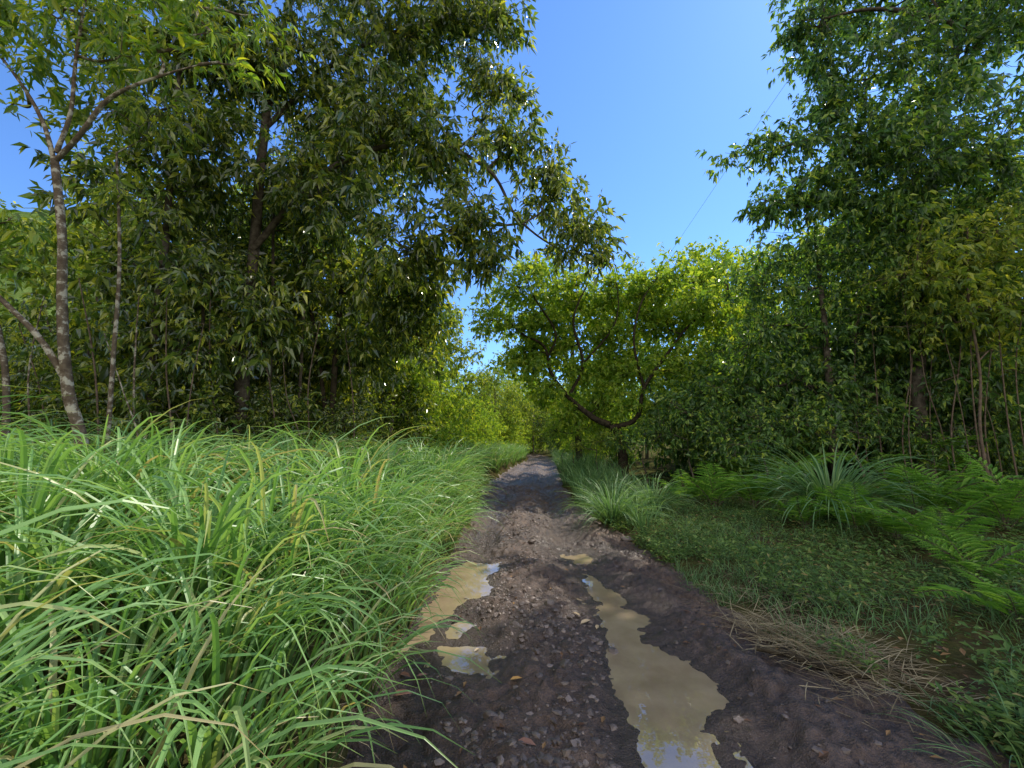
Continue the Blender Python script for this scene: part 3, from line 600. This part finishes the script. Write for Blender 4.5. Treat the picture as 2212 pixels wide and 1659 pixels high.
FERNS = [(1545,1100,1.4,'fern left of the big blue-green tussock, nearest the grassy track edge'),(1630,1105,1.4,'fern touching the left side of the big blue-green tussock'),(1480,1085,1.2,'small fern beside the two track-edge tussocks'),
 (1690,1075,1.5,'fern behind and left of the big blue-green tussock'),(1920,1070,1.7,'fern behind and right of the big blue-green tussock'),(2010,1075,1.8,'tall fern in the bank below the reddish stems, left of three'),
 (2090,1075,1.8,'tall fern in the bank below the reddish stems, middle of three'),(2175,1070,1.8,'tall fern in the bank below the reddish stems, at the right edge'),(1985,1145,1.3,'fern in front of the bank, right of the big tussock'),
 (2080,1160,1.3,'fern in front of the bank, second right of the big tussock'),(2180,1180,1.1,'mid-sized fern at the right edge below the bank'),(1850,1165,.9,'small bright fern just below the big blue-green tussock'),
 (2110,1260,.7,'low fern near the right edge above the weeds'),(2200,1345,.6,'lowest fern at the right edge of the view'),(2000,1040,2.0,'fern at the back of the bank, half hidden'),(2140,1035,2.0,'fern at the back of the bank at far right'),(1740,1150,.85,'small low fern left below the big blue-green tussock'),
 (1590,1060,1.5,'fern standing behind the pair left of the big tussock'),(2040,1210,.9,'fern between the bank ferns and the low weeds at right'),(1940,1180,.8,'little fern on the weeds below right of the big tussock'),
 (1900,1035,1.8,'fern at the back of the bank behind the right side of the big tussock'),(1780,1040,1.6,'fern at the back directly behind the big blue-green tussock')]
for u, v, s, lb in FERNS: fern(u, v, s, lb)
for f in fr_mesh: bpy.data.objects.remove(f)

# ---------------------------------------------------------------- ground cover
mb = MB()
n = 21000; Y = 1.6+10.5*rng.random(n)**1.5; X = eR(Y)+.0+7.5*rng.random(n)**1.4
k = (fbm(X, Y, 1.5, 4)+.35*sst(0, 1.0, X-eR(Y))-.13+.05*rng.normal(0, 1, n)) > 0; X, Y = X[k], Y[k]
P = onground(X, Y); P[:, 2] += .015+.15*rng.random(len(X))*(1+1.6*fbm(X, Y, .9, 3)).clip(.1, 2); P = np.repeat(P, 6, 0); P += rng.normal(0, .035, P.shape)
D = rng.normal(0, 1, P.shape); D[:, 2] = .25+.3*D[:, 2]; l = .018+.066*rng.random(len(P))**1.7
leaves(mb, P, D, l, l*.38, 0, .1, .1, flat=.5)
tag(mb.build('ground_cover', M['weed'], smooth=False), 'low leafy weeds creeping over the right verge', 'weeds', kind='stuff')
mb = MB()
n = 28000; Y = 1.5+9*rng.random(n)**1.4; X = eR(Y)-.05+6.5*rng.random(n)**1.4
k = (fbm(X+40, Y, 1.4, 3)+.35*sst(0, .7, X-eR(Y))-.12) > 0; X, Y = X[k], Y[k]; m_ = len(X)
blades(mb, onground(X, Y), rng.random(m_)*6.28, .08+.24*rng.random(m_), .003+.006*rng.random(m_), .1+.9*rng.random(m_), .6+1.4*rng.random(m_), 4)
tag(mb.build('short_grass', M['bluegrass'], smooth=False), 'short sparse grass mixed with weeds on the right verge', 'grass', kind='stuff')
mb = MB(); n = 1500
cs = np.array([gnd(u, v, .06)[:2] for u, v in ((1640,1345),(1700,1375),(1780,1405),(1850,1425),(1800,1395),(1900,1470),(1650,1290))]); ws = np.array([.11,.15,.15,.15,.14,.2,.3])
ci = rng.integers(0, len(cs), n); XY = cs[ci]+rng.normal(0, 1, (n, 2))*ws[ci][:, None]; az = rng.normal(-.5, .9, n)+math.pi*(rng.random(n) < .5)
P = np.stack([XY[:, 0], XY[:, 1], np.maximum(Hg(XY[:, 0], XY[:, 1]), H(XY[:, 0], XY[:, 1])-.02)+.02+.07*rng.random(n)], 1)
blades(mb, P, az, .1+.22*rng.random(n), .003+.004*rng.random(n), 1.2+.4*rng.random(n), .05+.3*rng.random(n), 4)
tag(mb.build('dry_grass', M['straw'], smooth=False), 'flattened dry straw at the right edge of the mud', 'dry grass', kind='stuff')
mb = MB(); n = 700; Y = 1.2+9*rng.random(n)**1.3; X = eL(Y)-.2+.10*rng.normal(0, 1, n); az = rng.normal(0, 1, n)
blades(mb, np.stack([X, Y, H(X, Y)+.0], 1), az, .15+.25*rng.random(n), .004+.004*rng.random(n), .6+.7*rng.random(n), .6+1.1*rng.random(n), 4)
tag(mb.build('dry_thatch', M['straw'], smooth=False), 'dead brown thatch hanging at the foot of the left grass bank', 'dry grass', kind='stuff')
mb = MB(); n = 2600; Y = 2+16*rng.random(n)**1.4; X = np.where(rng.random(n) < .5, eR(Y)+.1+5*rng.random(n), eL(Y)+.15+(eR(Y)-eL(Y)-.2)*rng.random(n)); k = ~((X < eR(Y)) & (rng.random(n) < .8)); X, Y = X[k], Y[k]
tz, _ = track_z(X, Y); z = np.where(X < eR(Y), tz, Hg(X, Y)+.03); k2 = z > WL+.012; X, Y, z = X[k2], Y[k2], z[k2]
D = rng.normal(0, 1, (len(X), 3)); D[:, 2] *= .15; l = .03+.05*rng.random(len(X)); leaves(mb, np.stack([X, Y, z+.012], 1), D, l, l*.45, 0, 0, .15, flat=.9)
tag(mb.build('leaf_litter', M['litter'], smooth=False), 'small dead leaves scattered over track and verge', 'leaf litter', kind='stuff')

# ---------------------------------------------------------------- stones
ph = (1+5**.5)/2
ICO = unit(np.array([(-1,ph,0),(1,ph,0),(-1,-ph,0),(1,-ph,0),(0,-1,ph),(0,1,ph),(0,-1,-ph),(0,1,-ph),(ph,0,-1),(ph,0,1),(-ph,0,-1),(-ph,0,1)], float))
ICF = np.array([(0,11,5),(0,5,1),(0,1,7),(0,7,10),(0,10,11),(1,5,9),(5,11,4),(11,10,2),(10,7,6),(7,1,8),(3,9,4),(3,4,2),(3,2,6),(3,6,8),(3,8,9),(4,9,5),(2,4,11),(6,2,10),(8,6,7),(9,8,1)])
mb = MB(); n = 14000
Y = 1.3+12*rng.random(n)**1.5; X = eL(Y)+(eR(Y)-eL(Y))*np.clip(rng.normal(.36, .17, n), .02, .98)
k = fbm(X, Y, 1.5, 3)+.12*rng.normal(0, 1, n) > .02; X, Y = X[k], Y[k]; tz, _ = track_z(X, Y); k = tz > WL+.012; X, Y, tz = X[k], Y[k], tz[k]; n = len(X)
sz = .005+.026*rng.random(n)**2.8
V = ICO[None]*(sz[:, None]*(1+.35*rng.normal(0, 1, (n, 12)).clip(-1, 1)))[..., None]*(np.array([1, 1, .55])*(.7+.6*rng.random((n, 3))))[:, None]+np.stack([X, Y, tz-sz*.15], 1)[:, None]
mb.add(V, T=(np.arange(n)[:, None, None]*12+ICF[None]).reshape(-1, 3))
tag(mb.build('gravel', M['stone'], smooth=False), 'loose gravel strewn along the middle of the track', 'gravel', kind='stuff')
def zt(p):
    z, _ = track_z(np.array([p[0]]), np.array([p[1]])); return float(z[0])
def stone(u, v, s, lb, seed):
    p = gnd(u, v, 0); p[2] = zt(p) if p[0] < eR(np.array(p[1])) else float(Hg(np.array(p[0]), np.array(p[1])))
    bm = bmesh.new(); bmesh.ops.create_icosphere(bm, subdivisions=3, radius=1); r = np.random.default_rng(seed); pl = unit(r.normal(0, 1, (9, 3))); dd = .62+.3*r.random(9)
    sc = s*np.array([1.2, .9, .6])
    for w in bm.verts:
        q = np.array(w.co)
        for a, b in zip(pl, dd):
            e = q@a
            if e > b: q = q-a*(e-b)
        w.co = Vector((q*sc).tolist())
    me = bpy.data.meshes.new('stone'); bm.to_mesh(me); bm.free(); me.materials.append(M['stone'])
    o = bpy.data.objects.new('stone', me); col.objects.link(o); o.location = (p[0], p[1], p[2]+s*.12); o.rotation_euler.z = seed; tag(o, lb, 'stone')
for i, (u, v, s, lb) in enumerate([(1186,1320,.055,'rounded stone in mid-track between the two long puddles'),(1112,1362,.05,'half-buried stone in the track right of the left puddle'),(1353,1168,.09,'grey stone at the right track edge beyond the puddles'),
   (1100,1250,.04,'small stone just right of the sky-reflecting puddle end'),(1222,1440,.045,'small muddy stone left of the wide part of the right puddle'),(1060,1555,.04,'small stone in the gravel at the bottom of the track'),(1150,1175,.05,'stone in the rubble patch at the middle of the track'),
   (1325,1395,.045,'stone on the left shore of the right puddle'),(1000,1180,.06,'stone at the left bank beyond the left puddle')]): stone(u, v, s, lb, i+1)
def fleaf(u, v, s, c, lb, ang):
    p = gnd(u, v, 0); p[2] = (zt(p) if p[0] < eR(np.array(p[1])) else float(Hg(np.array(p[0]), np.array(p[1])))+.05)+.014
    mb = MB(); leaves(mb, np.array([[-s/2, 0, 0.]]), np.array([[1., 0, .05]]), s, s*.4, 0, .08, .18, True, flat=1.0)
    o = mb.build('fallen_leaf', c, smooth=False); o.location = Vector(p.tolist()); o.rotation_euler = (.1, -.05, ang); tag(o, lb, 'leaf')
lr = plain('red_brown_leaf', (.30, .15, .10), .5); lo = plain('orange_leaf', (.58, .31, .07), .5); lt = plain('tan_leaf', (.5, .37, .21), .6)
for u, v, s, c, lb, a in [(875,1450,.10,lr,'reddish brown fallen leaf at the foot of the bank, uppermost of three',-.5),(912,1456,.07,lr,'small reddish fallen leaf right of the uppermost one by the bank',.3),(868,1490,.13,lr,'pinkish brown fallen leaf lying lowest by the left bank',.1),
   (1115,1468,.08,lo,'orange fallen leaf alone on the gravel in mid-track',.2),(1265,1342,.12,lt,'tan dry leaf at the left shore of the right puddle',.6),(1245,1332,.09,lt,'smaller tan leaf beside the dry leaf at the puddle shore',2.2),(1290,1352,.08,lt,'curled tan leaf nearest the right puddle water',1.2),
   (1138,1616,.10,lr,'dark fallen leaf at the bottom of the track',-.4),(1856,1318,.08,lo,'orange fallen leaf among weeds on the right verge',.5),(1030,1395,.06,lt,'little pale leaf above the shallow small puddle',1.0)]:
    fleaf(u, v, s, c, lb, a)
pts = [(*gnd(u, v, .09), r) for u, v, r in ((1630,1388,.012),(1690,1398,.02),(1750,1418,.024),(1810,1436,.024),(1880,1446,.016))]
pb = np.array(pts); pb[:, 2] = np.maximum(Hg(pb[:, 0], pb[:, 1]), H(pb[:, 0], pb[:, 1]))+.05; lp = catm(pb, 6)
mb = MB(); tube(mb, lp[:, :3], lp[:, 3], 7, 0, .2); tag(mb.build('fallen_branch', M['darkbark']), 'dark fallen branch lying along the straw at the right mud edge', 'branch')
P = catm(np.array([at(1385, 640, 60), at(1555, 388, 34), at(1760, 90, 24)]), 14); mb = MB(); tube(mb, P, np.full(len(P), .012), 5)
tag(mb.build('overhead_cable', M['cable']), 'thin overhead cable crossing the blue sky gap', 'cable')

# ---------------------------------------------------------------- light, sky, camera
AZ, EL = math.radians(50), math.radians(50)
w = bpy.data.worlds.new('World'); scene.world = w; w.use_nodes = True; nt = w.node_tree
bg = nt.nodes['Background']; sky = nt.nodes.new('ShaderNodeTexSky'); sky.sky_type = 'NISHITA'; sky.sun_disc = False
sky.sun_elevation = EL; sky.sun_rotation = AZ; sky.air_density = 1.0; sky.dust_density = .1; sky.ozone_density = 2.0
tint = mixc(nt, 1, sky.outputs[0], (.9, 1.28, 1.8), 'MULTIPLY')
# unseen bright clouds added to the sky behind the camera to lift the shade
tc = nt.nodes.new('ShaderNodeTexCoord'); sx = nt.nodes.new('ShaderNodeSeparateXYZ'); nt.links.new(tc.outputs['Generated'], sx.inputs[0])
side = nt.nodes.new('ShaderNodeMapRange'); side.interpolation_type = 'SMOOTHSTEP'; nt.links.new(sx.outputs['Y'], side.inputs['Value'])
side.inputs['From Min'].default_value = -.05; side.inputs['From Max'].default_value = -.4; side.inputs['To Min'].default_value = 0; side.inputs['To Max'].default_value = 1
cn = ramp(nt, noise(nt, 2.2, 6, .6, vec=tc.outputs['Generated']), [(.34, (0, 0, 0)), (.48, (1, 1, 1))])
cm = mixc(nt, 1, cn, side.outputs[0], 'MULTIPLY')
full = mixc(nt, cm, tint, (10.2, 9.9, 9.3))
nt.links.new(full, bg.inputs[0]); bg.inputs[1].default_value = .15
sd = Vector((math.sin(AZ)*math.cos(EL), math.cos(AZ)*math.cos(EL), math.sin(EL)))
sl = bpy.data.lights.new('sun', 'SUN'); sl.energy = 5; sl.angle = math.radians(.5); sl.color = (1, .92, .78)
so = bpy.data.objects.new('sun', sl); col.objects.link(so); so.rotation_euler = sd.to_track_quat('Z', 'Y').to_euler()
cam = bpy.data.cameras.new('camera'); cam.lens = 14; cam.sensor_width = 36; cam.clip_start = .05; cam.clip_end = 2000
co = bpy.data.objects.new('camera', cam); col.objects.link(co); co.location = (0, 0, CAMH); co.rotation_euler = (math.pi/2+PITCH, 0, 0); scene.camera = co
scene.view_settings.view_transform = 'Standard'; scene.view_settings.look = 'None'
